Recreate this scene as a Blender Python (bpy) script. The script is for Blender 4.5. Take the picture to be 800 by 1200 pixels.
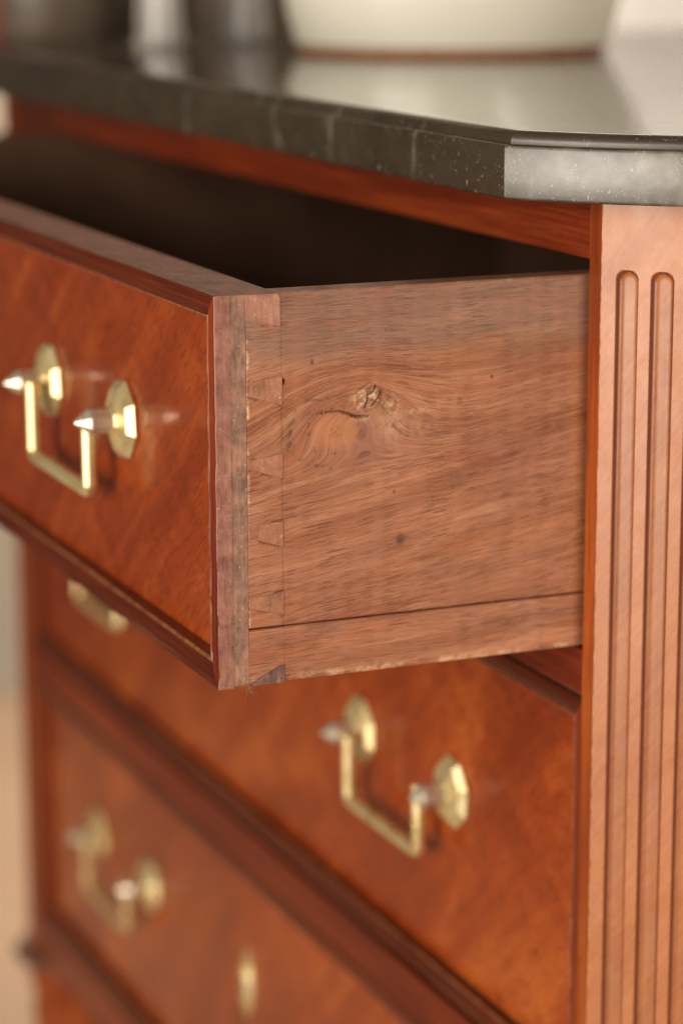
import bpy, bmesh, math, random
import numpy as np
from mathutils import Vector, Matrix

random.seed(7)
for o in list(bpy.data.objects):
    bpy.data.objects.remove(o)
S = bpy.context.scene
COL = S.collection

# ------------------------------------------------------------------ camera
YAW, PITCH, ROLL = math.radians(66.8938), math.radians(12.6775), math.radians(-0.148)
F = Vector((-math.sin(YAW) * math.cos(PITCH), math.cos(YAW) * math.cos(PITCH), -math.sin(PITCH)))
R = Vector((math.cos(YAW), math.sin(YAW), 0))
U = R.cross(F)
R2 = R * math.cos(ROLL) + U * math.sin(ROLL)
U2 = U * math.cos(ROLL) - R * math.sin(ROLL)
cam_d = bpy.data.cameras.new("camera")
cam = bpy.data.objects.new("camera", cam_d)
COL.objects.link(cam)
M = Matrix((R2, U2, -F)).transposed().to_4x4()
M.translation = Vector((0.7099, -0.3864, 0.2253))
cam.matrix_world = M
cam_d.sensor_fit = 'HORIZONTAL'
cam_d.sensor_width = 24.0
cam_d.lens = 3051.2 / 800 * 24
cam_d.clip_start, cam_d.clip_end = 0.01, 100
cam_d.dof.use_dof = True
cam_d.dof.focus_distance = 0.778
cam_d.dof.aperture_fstop = 6.0
cam_d.dof.aperture_blades = 0
S.camera = cam

# ------------------------------------------------------------------ world and lights
W = bpy.data.worlds.new("World")
S.world = W
W.use_nodes = True
bg = W.node_tree.nodes["Background"]
bg.inputs[0].default_value = (1.0, 0.88, 0.76, 1)
bg.inputs[1].default_value = 0.04


def area(name, loc, target, sx, sy, watts, col):
    d = bpy.data.lights.new(name, 'AREA')
    d.shape = 'RECTANGLE'
    d.size, d.size_y, d.energy, d.color = sx, sy, watts, col
    o = bpy.data.objects.new(name, d)
    COL.objects.link(o)
    o.location = loc
    o.rotation_euler = (Vector(target) - Vector(loc)).to_track_quat('-Z', 'Y').to_euler()
    return o


area("window_light", (0.80, -1.95, 0.22), (0.0, 0.0, 0.05), 1.70, 1.45, 63, (1.0, 0.91, 0.785))
area("side_fill_light", (2.2, 0.75, 0.10), (0.0, 0.0, 0.0), 1.2, 1.2, 58, (1.0, 0.90, 0.78))  # added unseen fill that brightens the drawer side and brass

wl = area("wall_fill_light", (-0.85, 0.12, 1.40), (-1.0, 0.5, 0.55), 1.0, 0.3, 12.5, (1.0, 0.93, 0.85))  # added unseen lamp, only there to brighten the back wall
wl.data.spread = math.radians(80)

S.view_settings.view_transform = 'Standard'
S.view_settings.look = 'None'
S.view_settings.exposure = 0.17
S.view_settings.gamma = 1.0
S.view_settings.use_curve_mapping = False
S.render.engine = 'CYCLES'
S.cycles.max_bounces = 8
S.cycles.use_denoising = True
S.cycles.denoiser = 'OPENIMAGEDENOISE'
S.cycles.denoising_prefilter = 'NONE'   # keeps the fine grain of the wood
S.cycles.use_adaptive_sampling = False
S.cycles.sample_clamp_indirect = 2.5
S.cycles.filter_width = 1.3


# ------------------------------------------------------------------ node helper
class G:
    def __init__(s, name):
        s.m = bpy.data.materials.new(name)
        s.m.use_nodes = True
        s.t = s.m.node_tree
        s.n = s.t.nodes
        s.p = s.n["Principled BSDF"]
        s.tc = s.n.new('ShaderNodeTexCoord')

    def link(s, a, b):
        s.t.links.new(a, b)

    def _in(s, node, idx, v):
        if v is None:
            return
        if hasattr(v, 'is_linked') or isinstance(v, bpy.types.NodeSocket):
            s.link(v, node.inputs[idx])
        else:
            node.inputs[idx].default_value = v

    def obj(s, rnd=True):
        v = s.tc.outputs['Object']
        if rnd:
            oi = s.n.new('ShaderNodeObjectInfo')
            k = s.vm('MULTIPLY', oi.outputs['Random'], (3.1, 5.7, 4.3))
            v = s.vm('ADD', v, k)
        return v

    def vm(s, op, a, b=None):
        n = s.n.new('ShaderNodeVectorMath')
        n.operation = op
        s._in(n, 0, a)
        s._in(n, 1, b)
        return n.outputs['Value'] if op in ('DISTANCE', 'LENGTH', 'DOT_PRODUCT') else n.outputs[0]

    def ma(s, op, a, b=None, c=None, clamp=False):
        n = s.n.new('ShaderNodeMath')
        n.operation = op
        n.use_clamp = clamp
        s._in(n, 0, a)
        s._in(n, 1, b)
        s._in(n, 2, c)
        return n.outputs[0]

    def rot(s, v, e, sc=(1, 1, 1), loc=(0, 0, 0)):
        n = s.n.new('ShaderNodeMapping')
        s._in(n, 0, v)
        n.inputs['Rotation'].default_value = e
        n.inputs['Scale'].default_value = sc
        n.inputs['Location'].default_value = loc
        return n.outputs[0]

    def noise(s, v, scale=1, detail=4, rough=0.55, dist=0.0):
        n = s.n.new('ShaderNodeTexNoise')
        s._in(n, 'Vector', v)
        n.inputs['Scale'].default_value = scale
        n.inputs['Detail'].default_value = detail
        n.inputs['Roughness'].default_value = rough
        n.inputs['Distortion'].default_value = dist
        return n.outputs['Fac']

    def voro(s, v, scale, feature='F1', rnd=1.0):
        n = s.n.new('ShaderNodeTexVoronoi')
        n.feature = feature
        s._in(n, 'Vector', v)
        n.inputs['Scale'].default_value = scale
        n.inputs['Randomness'].default_value = rnd
        return n

    def mr(s, v, a, b, c=0.0, d=1.0):
        n = s.n.new('ShaderNodeMapRange')
        n.interpolation_type = 'SMOOTHSTEP'
        s._in(n, 0, v)
        for i, x in enumerate((a, b, c, d)):
            s._in(n, i + 1, x)
        return n.outputs[0]

    def ramp(s, v, stops):
        n = s.n.new('ShaderNodeValToRGB')
        e = n.color_ramp.elements
        while len(e) < len(stops):
            e.new(0.5)
        for el, (p, c) in zip(e, stops):
            el.position = p
            el.color = (*c, 1)
        s._in(n, 0, v)
        return n.outputs[0]

    def mix(s, f, a, b, mode='MIX'):
        n = s.n.new('ShaderNodeMix')
        n.data_type = 'RGBA'
        n.blend_type = mode
        s._in(n, 0, f)
        s._in(n, 6, a if not isinstance(a, tuple) else (*a, 1))
        s._in(n, 7, b if not isinstance(b, tuple) else (*b, 1))
        return n.outputs[2]

    def attr(s, name, out='Vector'):
        n = s.n.new('ShaderNodeAttribute')
        n.attribute_name = name
        return n.outputs[out]

    def bump(s, h, dist, strength=1.0, prev=None):
        n = s.n.new('ShaderNodeBump')
        n.inputs['Strength'].default_value = strength
        n.inputs['Distance'].default_value = dist
        s._in(n, 'Height', h)
        if prev is not None:
            s._in(n, 'Normal', prev)
        return n.outputs[0]

    def out(s, col=None, rough=None, normal=None, spec=None, metal=None, coat=None, coat_r=None, coat_n=None):
        for k, v in (('Base Color', col), ('Roughness', rough), ('Normal', normal), ('Specular IOR Level', spec),
                     ('Metallic', metal), ('Coat Weight', coat), ('Coat Roughness', coat_r), ('Coat Normal', coat_n)):
            if v is None:
                continue
            if isinstance(v, tuple) and len(v) == 3:
                v = (*v, 1)
            s._in(s.p, k, v)
        return s.m


def lin(r, g, b):
    f = lambda c: (c / 255 / 12.92) if c / 255 <= 0.04045 else ((c / 255 + 0.055) / 1.055) ** 2.4
    return (f(r), f(g), f(b))


# ------------------------------------------------------------------ materials
def mat_veneer():                       # polished figured mahogany of the drawer panels
    g = G("polished_mahogany_veneer")
    v = g.obj()
    w = g.noise(v, 9, 3, 0.5)
    wv = g.vm('ADD', v, g.vm('MULTIPLY', g.vm('SUBTRACT', g.n.new('ShaderNodeCombineXYZ').outputs[0], (0, 0, 0)), (1, 1, 1)))
    d = g.rot(v, (0, math.radians(38), 0), (1, 1, 1))
    broad = g.noise(g.vm('MULTIPLY', d, (7, 7, 26)), 1, 3, 0.55, 0.9)
    mid = g.noise(g.vm('MULTIPLY', d, (28, 28, 150)), 1, 5, 0.6, 0.7)
    fine = g.noise(g.vm('MULTIPLY', d, (160, 160, 1300)), 1, 3, 0.6, 0.3)
    cross = g.noise(g.vm('MULTIPLY', g.rot(v, (0, math.radians(-30), 0)), (12, 12, 60)), 1, 3, 0.5, 1.2)
    t = g.ma('ADD', g.ma('MULTIPLY', broad, 0.58), g.ma('ADD', g.ma('MULTIPLY', mid, 0.27), g.ma('MULTIPLY', cross, 0.22)))
    c = g.ramp(t, [(0.30, (0.17, 0.021, 0.0042)), (0.46, (0.235, 0.033, 0.0058)), (0.56, (0.31, 0.049, 0.0078)), (0.70, (0.46, 0.102, 0.015))])
    c = g.mix(g.mr(fine, 0.50, 0.30), c, g.mix(0.55, c, (0.05, 0.010, 0.004)))
    pores = g.mr(g.noise(g.vm('MULTIPLY', d, (260, 260, 2400)), 1, 2, 0.5), 0.36, 0.27)
    c = g.mix(g.ma('MULTIPLY', pores, 0.45), c, (0.03, 0.007, 0.003))
    und = g.noise(v, 38, 2, 0.5)
    cn = g.bump(und, 0.0009, 0.35)
    n = g.bump(fine, 0.00006, 0.4)
    smear = g.noise(v, 60, 4, 0.6)
    return g.out(c, 0.40, n, 0.12, None, 1.0, g.mr(smear, 0.3, 0.75, 0.09, 0.17), cn)


def mat_mahogany(name, axis, dark=1.0, coat=0.6, cr=0.22, gm=1.0):  # straight grained polished mahogany, grain along the axis
    g = G(name)
    v = g.obj()
    sc = {'x': (18, 700, 700), 'z': (500, 500, 14)}[axis]
    sb = {'x': (4, 60, 60), 'z': (50, 50, 4)}[axis]
    sp = {'x': (260, 2600, 2600), 'z': (2600, 2600, 260)}[axis]
    st = g.noise(g.vm('MULTIPLY', v, sc), 1, 4, 0.6, 0.5)
    br = g.noise(g.vm('MULTIPLY', v, sb), 1, 3, 0.5, 0.6)
    t = g.ma('ADD', g.ma('MULTIPLY', st, 0.5), g.ma('MULTIPLY', br, 0.5))
    k = dark
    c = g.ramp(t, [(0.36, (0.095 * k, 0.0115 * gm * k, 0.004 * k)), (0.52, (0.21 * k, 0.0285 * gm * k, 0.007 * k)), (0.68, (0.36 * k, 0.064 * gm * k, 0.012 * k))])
    pores = g.mr(g.noise(g.vm('MULTIPLY', v, sp), 1, 2, 0.5), 0.38, 0.28)
    c = g.mix(g.ma('MULTIPLY', pores, 0.5), c, (0.028, 0.007, 0.003))
    n = g.bump(st, 0.0001, 0.4)
    return g.out(c, 0.45, n, 0.15, None, coat, cr)


def mat_stile():                         # cross-banded paler mahogany of the fluted corner stiles
    g = G("fluted_stile_mahogany")
    v = g.obj(False)
    al = g.vm('DOT_PRODUCT', v, (0.40, 0.40, 0.82))
    ac = g.vm('DOT_PRODUCT', v, (-0.58, -0.58, 0.57))
    cb = g.n.new('ShaderNodeCombineXYZ')
    g.link(al, cb.inputs[0])
    g.link(ac, cb.inputs[1])
    d = cb.outputs[0]
    st = g.noise(g.vm('MULTIPLY', d, (40, 520, 520)), 1, 5, 0.66, 0.3)
    br = g.noise(g.vm('MULTIPLY', d, (18, 60, 60)), 1, 3, 0.55, 0.8)
    fi = g.noise(g.vm('MULTIPLY', d, (300, 2400, 2400)), 1, 3, 0.6)
    t = g.ma('ADD', g.ma('MULTIPLY', st, 0.55), g.ma('MULTIPLY', br, 0.45))
    c = g.ramp(t, [(0.28, (0.29, 0.083, 0.022)), (0.47, (0.36, 0.118, 0.034)), (0.58, (0.395, 0.136, 0.041)), (0.76, (0.48, 0.190, 0.065))])
    c = g.mix(g.mr(fi, 0.50, 0.30), c, g.mix(0.32, c, (0.12, 0.03, 0.012)))
    lf = g.mr(g.noise(g.vm('MULTIPLY', d, (120, 1500, 1500)), 1, 3, 0.6), 0.60, 0.72)
    c = g.mix(g.ma('MULTIPLY', lf, 0.12), c, (0.66, 0.36, 0.19))
    # redder polish gathered in the grooves, deepened to paint in the flute shading
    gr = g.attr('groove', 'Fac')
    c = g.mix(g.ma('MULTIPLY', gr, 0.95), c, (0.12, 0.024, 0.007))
    scr = g.voro(g.rot(v, (0.3, 0.9, 0.2), (60, 60, 900)), 1, 'DISTANCE_TO_EDGE').outputs[0]
    n = g.bump(fi, 0.00012, 0.5)
    n = g.bump(g.noise(v, 55, 3, 0.5), 0.0012, 0.3, n)
    rg = g.mr(g.noise(v, 90, 4, 0.6), 0.3, 0.7, 0.24, 0.38)
    return g.out(c, 0.5, n, 0.3, None, 0.75, rg)


def mat_worn():                          # bare worn arris
    g = G("worn_arris")
    n = g.noise(g.vm('MULTIPLY', g.obj(False), (900, 900, 260)), 1, 4, 0.65)
    c = g.ramp(n, [(0.36, (0.30, 0.095, 0.03)), (0.5, (0.55, 0.28, 0.14)), (0.64, (0.72, 0.50, 0.33))])
    return g.out(c, 0.5)


def mat_side():                          # raw, rubbed wood of the open drawer's side; flow and marks are stored on the mesh
    g = G("raw_drawer_side_wood")
    f = g.attr('flow')
    m = g.attr('marks', 'Color')
    sep = g.n.new('ShaderNodeSeparateColor')
    g.link(m, sep.inputs[0])
    dark, pale, orange = sep.outputs
    grey = g.attr('marks', 'Alpha')
    smooth = g.attr('smooth', 'Fac')
    wob = g.noise(g.vm('MULTIPLY', f, (40, 160, 1)), 1, 3, 0.5)
    f2 = g.vm('ADD', f, g.vm('MULTIPLY', wob, (0, 0.0016, 0)))
    broad = g.noise(g.vm('MULTIPLY', f2, (9, 85, 1)), 1, 4, 0.6, 0.3)
    mid = g.noise(g.vm('MULTIPLY', f2, (22, 700, 1)), 1, 4, 0.62, 0.3)
    fine = g.noise(g.vm('MULTIPLY', f2, (48, 3000, 1)), 1, 2, 0.6, 0.1)
    ob = g.obj(False)
    patch = g.noise(ob, 46, 4, 0.6, 0.4)
    t = g.ma('ADD', g.ma('MULTIPLY', broad, 0.40), g.ma('ADD', g.ma('MULTIPLY', mid, 0.20), g.ma('MULTIPLY', fine, 0.40)))
    c = g.ramp(t, [(0.29, (0.15, 0.048, 0.020)), (0.42, (0.25, 0.085, 0.037)), (0.51, (0.32, 0.117, 0.054)), (0.60, (0.385, 0.155, 0.077)), (0.73, (0.51, 0.245, 0.135))])
    # orange-brown heart streaks
    os_ = g.mr(g.noise(g.vm('MULTIPLY', f2, (14, 110, 1)), 1, 3, 0.5, 0.4), 0.53, 0.68)
    c = g.mix(g.ma('MULTIPLY', os_, 0.55), c, g.mix(1.0, c, (0.95, 0.66, 0.42), 'MULTIPLY'))
    # greyish rubbed dirt
    gd = g.mr(patch, 0.50, 0.72)
    c = g.mix(g.ma('MULTIPLY', gd, 0.32), c, (0.30, 0.150, 0.105))
    hue = g.noise(g.vm('MULTIPLY', f2, (11, 60, 1)), 1, 4, 0.6, 0.5)
    c = g.mix(g.mr(hue, 0.42, 0.66, 0.0, 0.30), c, g.mix(1.0, c, (0.92, 1.04, 1.22), 'MULTIPLY'))
    # pores: short dark ticks along the grain
    p = None
    for sy, sz, th, st in ((80, 1900, 0.14, 0.85), (36, 1400, 0.10, 0.95), (150, 2800, 0.20, 0.6)):
        vn = g.voro(g.vm('MULTIPLY', f, (sy, sz, 1)), 1)
        vn.voronoi_dimensions = '2D'
        sc_ = g.n.new('ShaderNodeSeparateColor')
        g.link(vn.outputs['Color'], sc_.inputs[0])
        q = g.ma('MULTIPLY', g.mr(vn.outputs['Distance'], th + 0.09, th), g.ma('MULTIPLY', g.mr(sc_.outputs[0], 0.25, 0.95), st))
        p = q if p is None else g.ma('MAXIMUM', p, q)
    pm = g.mr(g.noise(ob, 60, 3, 0.6), 0.38, 0.60)
    p = g.ma('MULTIPLY', p, g.ma('ADD', g.ma('MULTIPLY', pm, 0.62), 0.30))
    c = g.mix(g.ma('MULTIPLY', p, g.ma('SUBTRACT', 0.72, g.ma('MULTIPLY', smooth, 0.4))), c, (0.10, 0.036, 0.018))
    # light scuffs across the fibres
    sc = g.mr(g.noise(g.vm('MULTIPLY', f2, (40, 2600, 1)), 1, 2, 0.6), 0.60, 0.72)
    c = g.mix(g.ma('MULTIPLY', sc, 0.24), c, (0.62, 0.38, 0.25))
    mott = g.noise(g.vm('MULTIPLY', f2, (14, 62, 1)), 1, 5, 0.62, 0.6)
    c = g.mix(g.mr(mott, 0.40, 0.62, 0.75, 0.0), c, g.mix(1.0, c, (0.74, 0.66, 0.62), 'MULTIPLY'))
    pl = g.mr(g.noise(g.vm('MULTIPLY', f2, (13, 150, 1)), 1, 5, 0.68, 0.4), 0.53, 0.70)
    c = g.mix(g.ma('MULTIPLY', pl, 0.38), c, (0.52, 0.255, 0.135))
    brk = g.noise(ob, 420, 4, 0.65)
    pk = g.ma('MULTIPLY', pale, g.mr(brk, 0.33, 0.60))
    c = g.mix(pk, c, (0.62, 0.41, 0.24))
    c = g.mix(g.ma('MULTIPLY', orange, 0.62), c, g.mix(0.60, c, (0.47, 0.175, 0.045)))
    c = g.mix(g.ma('MULTIPLY', grey, g.mr(g.noise(ob, 260, 4, 0.6), 0.30, 0.55, 0.45, 1.0)), c, (0.175, 0.112, 0.082))
    c = g.mix(g.ma('MULTIPLY', dark, g.mr(brk, 0.25, 0.5, 0.6, 1.0)), c, (0.030, 0.015, 0.010))
    h = g.ma('ADD', g.ma('MULTIPLY', mid, 0.5), g.ma('SUBTRACT', g.ma('MULTIPLY', fine, 0.6), g.ma('MULTIPLY', p, 0.7)))
    n = g.bump(h, 0.0004, 0.8)
    return g.out(c, g.mr(patch, 0.3, 0.7, 0.50, 0.66), n, 0.32)


def mat_endgrain(name, a, b, cdk):       # end grain and glue-stained wood at the drawer corner
    g = G(name)
    v = g.obj(False)
    s = g.noise(g.vm('MULTIPLY', v, (400, 800, 160)), 1, 5, 0.65, 0.4)
    q = g.noise(v, 130, 6, 0.68, 0.5)
    c = g.ramp(g.ma('ADD', g.ma('MULTIPLY', s, 0.35), g.ma('MULTIPLY', q, 0.65)), [(0.36, cdk), (0.48, a), (0.62, b)])
    sp = g.mr(g.noise(v, 900, 3, 0.6), 0.64, 0.72)
    c = g.mix(g.ma('MULTIPLY', sp, 0.6), c, (0.50, 0.36, 0.27))
    n = g.bump(g.ma('ADD', s, q), 0.0004, 0.7)
    return g.out(c, 0.58, n, 0.3)


def mat_marble():
    g = G("dark_fossil_marble")
    v = g.obj(False)
    cl = g.noise(v, 14, 5, 0.6, 0.6)
    c = g.ramp(cl, [(0.3, (0.026, 0.0165, 0.008)), (0.55, (0.043, 0.0285, 0.015)), (0.75, (0.064, 0.045, 0.026))])
    # chalky chips and fossil flecks, streaked a little
    d = g.rot(v, (0.2, 0.9, 0.5), (1, 1, 0.8))
    for scale, thr, amt in ((480, 0.09, 0.55), (1000, 0.16, 0.35), (230, 0.040, 0.75)):
        vn = g.voro(g.vm('ADD', d, g.vm('MULTIPLY', g.noise(d, scale * 2.2, 3, 0.6), (0.9 / scale,) * 3)), scale)
        sparse = g.mr(g.noise(v, scale * 0.22, 3, 0.6), 0.52, 0.60)
        fl = g.ma('MULTIPLY', g.mr(vn.outputs['Distance'], thr + 0.10, thr), sparse)
        c = g.mix(g.ma('MULTIPLY', fl, amt), c, (0.52, 0.48, 0.41))
    # thin calcite veins
    vv = g.vm('ADD', v, g.vm('MULTIPLY', g.noise(v, 22, 3, 0.5), (0.02, 0.02, 0.05)))
    ve = g.voro(g.rot(vv, (0.1, 0.5, 0.4), (1, 1, 0.25)), 16, 'DISTANCE_TO_EDGE').outputs[0]
    vl = g.ma('MULTIPLY', g.mr(ve, 0.035, 0.004), g.mr(g.noise(v, 17, 2, 0.5), 0.46, 0.62))
    c = g.mix(g.ma('MULTIPLY', g.ma('MULTIPLY', vl, g.mr(g.noise(v, 55, 3, 0.6), 0.40, 0.62)), 0.30), c, (0.36, 0.33, 0.28))
    n = g.bump(g.noise(v, 700, 3, 0.6), 0.00006, 0.5)
    n = g.bump(g.noise(v, 60, 3, 0.5), 0.0003, 0.12, n)
    geo = g.n.new('ShaderNodeNewGeometry')
    sx = g.n.new('ShaderNodeSeparateXYZ')
    g.link(geo.outputs['True Normal'], sx.inputs[0])
    up = g.mr(sx.outputs[2], 0.90, 0.99)
    r = g.ma('ADD', g.ma('MULTIPLY', up, -0.24), g.mr(g.noise(v, 160, 5, 0.65), 0.3, 0.7, 0.34, 0.41))
    g.p.inputs['IOR'].default_value = 1.75
    return g.out(c, r, n, 0.6)


def mat_brass():
    g = G("polished_brass")
    v = g.obj()
    q = g.noise(v, 120, 4, 0.6)
    c = g.ramp(q, [(0.3, (0.76, 0.55, 0.24)), (0.55, (0.87, 0.69, 0.35)), (0.75, (0.93, 0.79, 0.46))])
    n = g.bump(g.noise(v, 400, 3, 0.6), 0.00008, 0.3)
    return g.out(c, g.mr(q, 0.3, 0.7, 0.26, 0.40), n, 0.5, 0.66)


def mat_plain(name, c0, c1, scale, rough, bump=0.0, coat=None):
    g = G(name)
    v = g.obj(False)
    q = g.noise(v, scale, 5, 0.6)
    c = g.ramp(q, [(0.3, c0), (0.7, c1)])
    n = g.bump(q, bump, 0.5) if bump else None
    return g.out(c, rough, n, 0.4, None, coat, 0.12 if coat else None)


M_VEN = mat_veneer()
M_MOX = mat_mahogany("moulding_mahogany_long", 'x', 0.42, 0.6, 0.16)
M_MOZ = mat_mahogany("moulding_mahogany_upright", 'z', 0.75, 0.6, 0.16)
M_RAIL = mat_mahogany("rail_mahogany", 'x', 0.85, 0.5, 0.2)
M_STRIP = mat_mahogany("stile_front_mahogany", 'z', 1.25, 0.5, 0.25, 1.32)
M_INNER = mat_plain("raw_inner_wood", (0.11, 0.052, 0.028), (0.18, 0.090, 0.050), 30, 0.7, 0.0003)
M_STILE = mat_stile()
M_WORN = mat_worn()
M_WORNRED = mat_plain('rubbed_moulding_edge', (0.10, 0.020, 0.007), (0.34, 0.13, 0.055), 420, 0.4)
M_SIDE = mat_side()
M_EDGE = mat_endgrain("moulding_end_grain", (0.215, 0.082, 0.052), (0.30, 0.135, 0.092), (0.11, 0.040, 0.026))
M_GLUE = mat_endgrain("glue_stained_end_grain", (0.19, 0.098, 0.062), (0.33, 0.155, 0.095), (0.095, 0.050, 0.032))
M_TOPPIN = mat_endgrain("front_top_pin_wood", (0.265, 0.112, 0.068), (0.37, 0.165, 0.105), (0.14, 0.058, 0.036))
M_PIN = mat_endgrain("dovetail_pin_wood", (0.265, 0.100, 0.050), (0.345, 0.142, 0.078), (0.15, 0.056, 0.028))
M_BROKEN = mat_endgrain("broken_pin_wood", (0.13, 0.062, 0.042), (0.26, 0.13, 0.09), (0.03, 0.014, 0.010))
M_MARB = mat_marble()
M_BRASS = mat_brass()
def mat_post():
    g = G("pale_polished_metal")
    q = g.noise(g.obj(), 150, 4, 0.6)
    c = g.ramp(q, [(0.3, (0.58, 0.50, 0.37)), (0.7, (0.74, 0.66, 0.52))])
    return g.out(c, g.mr(q, 0.3, 0.7, 0.20, 0.32), None, 0.5, 0.62)


M_POSTM = mat_post()
M_DARKHOLE = mat_plain("dark_keyhole", (0.01, 0.008, 0.006), (0.015, 0.012, 0.01), 50, 0.8)
M_RING = mat_plain("ebonised_wood", (0.11, 0.05, 0.03), (0.15, 0.07, 0.042), 60, 0.5)
M_POT = mat_plain("cream_glaze", (0.82, 0.775, 0.65), (0.86, 0.82, 0.71), 12, 0.35, 0, 0.5)
M_CLAY = mat_plain("terracotta_foot", (0.42, 0.19, 0.09), (0.60, 0.31, 0.16), 60, 0.75, 0.0004)
M_JAR = mat_plain("dark_brown_glaze", (0.06, 0.041, 0.027), (0.09, 0.063, 0.042), 20, 0.45, 0, 0.15)
M_TANJAR = mat_plain('dull_tan_glaze', (0.15, 0.115, 0.082), (0.20, 0.155, 0.115), 20, 0.45, 0, 0.15)
M_BOTTLE = mat_plain("pale_grey_glaze", (0.34, 0.315, 0.295), (0.42, 0.39, 0.37), 20, 0.3, 0, 0.4)
M_RED = mat_plain("dull_red_glaze", (0.22, 0.055, 0.05), (0.30, 0.085, 0.075), 20, 0.4, 0, 0.3)
M_WALL = mat_plain("off_white_plaster", (0.74, 0.68, 0.62), (0.78, 0.725, 0.665), 3, 0.9, 0.001)
M_TAN = mat_plain("tan_plaster", (0.50, 0.42, 0.33), (0.56, 0.475, 0.375), 3, 0.9, 0.001)
M_SKIRT = mat_plain("grey_green_paint", (0.29, 0.26, 0.205), (0.33, 0.295, 0.235), 8, 0.5)
M_FLOOR = mat_plain("pale_tan_floor", (0.36, 0.235, 0.145), (0.43, 0.285, 0.18), 5, 0.6, 0.0005)
M_LINT = mat_plain("brown_lint", (0.12, 0.06, 0.03), (0.25, 0.15, 0.09), 300, 0.9)

# ------------------------------------------------------------------ mesh helpers
CHEST_LOC = Vector((-0.313, 0.2, -0.53))


def link(o, parent=None):
    COL.objects.link(o)
    if parent is not None:
        o.parent = parent
    return o


def mesh(name, verts, faces, mats, parent=None, idx=None, smooth=False, loc=(0, 0, 0), bevel=0.0, segs=2, recalc=True):
    me = bpy.data.meshes.new(name)
    me.from_pydata([tuple(v) for v in verts], [], faces)
    for m in (mats if isinstance(mats, (list, tuple)) else [mats]):
        me.materials.append(m)
    if idx is not None:
        me.polygons.foreach_set('material_index', idx)
    bm = bmesh.new()
    bm.from_mesh(me)
    if recalc:
        bmesh.ops.recalc_face_normals(bm, faces=bm.faces)
    if bevel:
        bmesh.ops.bevel(bm, geom=[e for e in bm.edges if e.calc_face_angle(0) > 0.35], offset=bevel, segments=segs,
                        profile=0.5, affect='EDGES', clamp_overlap=True)
    if smooth is True:
        for f in bm.faces:
            f.smooth = True
    bm.to_mesh(me)
    bm.free()
    o = bpy.data.objects.new(name, me)
    o.location = loc
    link(o, parent)
    return o


def box_vf(x0, x1, y0, y1, z0, z1):
    v = [(x0, y0, z0), (x1, y0, z0), (x1, y1, z0), (x0, y1, z0), (x0, y0, z1), (x1, y0, z1), (x1, y1, z1), (x0, y1, z1)]
    f = [(0, 3, 2, 1), (4, 5, 6, 7), (0, 1, 5, 4), (1, 2, 6, 5), (2, 3, 7, 6), (3, 0, 4, 7)]
    return v, f


def box(name, b, mat, parent=None, bevel=0.0006, loc=(0, 0, 0)):
    v, f = box_vf(*b)
    return mesh(name, v, f, mat, parent, bevel=bevel, loc=loc)


def lathe(name, prof, mat, parent=None, n=40, loc=(0, 0, 0), smooth=True, idx_of=None, rot=0.0):
    vs, fs, mi = [], [], []
    for r, z in prof:
        for k in range(n):
            a = 2 * math.pi * k / n + rot
            vs.append((r * math.cos(a), r * math.sin(a), z))
    for i in range(len(prof) - 1):
        for k in range(n):
            fs.append((i * n + k, i * n + (k + 1) % n, (i + 1) * n + (k + 1) % n, (i + 1) * n + k))
            mi.append(idx_of(i) if idx_of else 0)
    fs.append(tuple(range(n - 1, -1, -1)))
    mi.append(0)
    fs.append(tuple((len(prof) - 1) * n + k for k in range(n)))
    mi.append(0)
    o = mesh(name, vs, fs, mat, parent, mi, False, loc)
    if smooth:
        o.data.polygons.foreach_set('use_smooth', [True] * len(o.data.polygons))
        o.data.set_sharp_from_angle(angle=math.radians(35))
    return o


def thing(name, label, cat, loc, group=None):
    o = bpy.data.objects.new(name, None)
    o.empty_display_size = 0.05
    o.location = loc
    link(o)
    o['label'], o['category'] = label, cat
    if group:
        o['group'] = group
    return o


def structure(o):
    o['kind'] = 'structure'
    return o


# ------------------------------------------------------------------ setting: floor and walls behind
FZ = -0.53
v, f = box_vf(-1.75, 0.45, -0.55, 0.50, FZ - 0.05, FZ)
structure(mesh("floor", v, f, M_FLOOR))
v, f = box_vf(-1.75, 1.2, 0.50, 0.60, FZ, 1.6)
structure(mesh("back_wall", v, f, M_WALL))
v, f = box_vf(-1.85, -1.7501, -0.12, 0.60, FZ, 1.6)
structure(mesh("side_wall", v, f, M_TAN))
v, f = box_vf(-1.75, -1.732, -0.12, 0.4999, FZ + 0.0001, FZ + 0.27)
structure(mesh("skirting", v, f, M_SKIRT, bevel=0.003))

# ------------------------------------------------------------------ the chest of drawers
WD = 0.6330           # width between the stiles
XC = 0.0087           # stile arris
D1 = 0.124            # how far the top drawer is pulled out
BACK = 0.44
ZM, ZMT, ZT = 0.1444, 0.1609, 0.1651
ZBOT = -0.345         # underside of the carcase
chest = thing("chest_of_drawers", "mahogany chest of drawers with grey marble top, brass handles and its top drawer pulled open",
              "chest of drawers", CHEST_LOC)
OFF = -CHEST_LOC      # parts are modelled in place


def part(o):
    o.parent = chest
    o.location = Vector(o.location) + OFF
    return o


def arc(p0, a0, a1, chord_len, n):
    """bowed face in plan: from p0, heading a0 turning evenly to a1 (degrees)"""
    a0, a1 = math.radians(a0), math.radians(a1)
    r = chord_len / (2 * math.sin((a1 - a0) / 2))
    pts = []
    for i in range(n + 1):
        t = a0 + (a1 - a0) * i / n
        pts.append((p0[0] + r * (math.sin(t) - math.sin(a0)), p0[1] - r * (math.cos(t) - math.cos(a0)), t))
    return pts


# --- stiles: fluted, bowed faces between the front and the sides
CH = 0.0390


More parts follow.
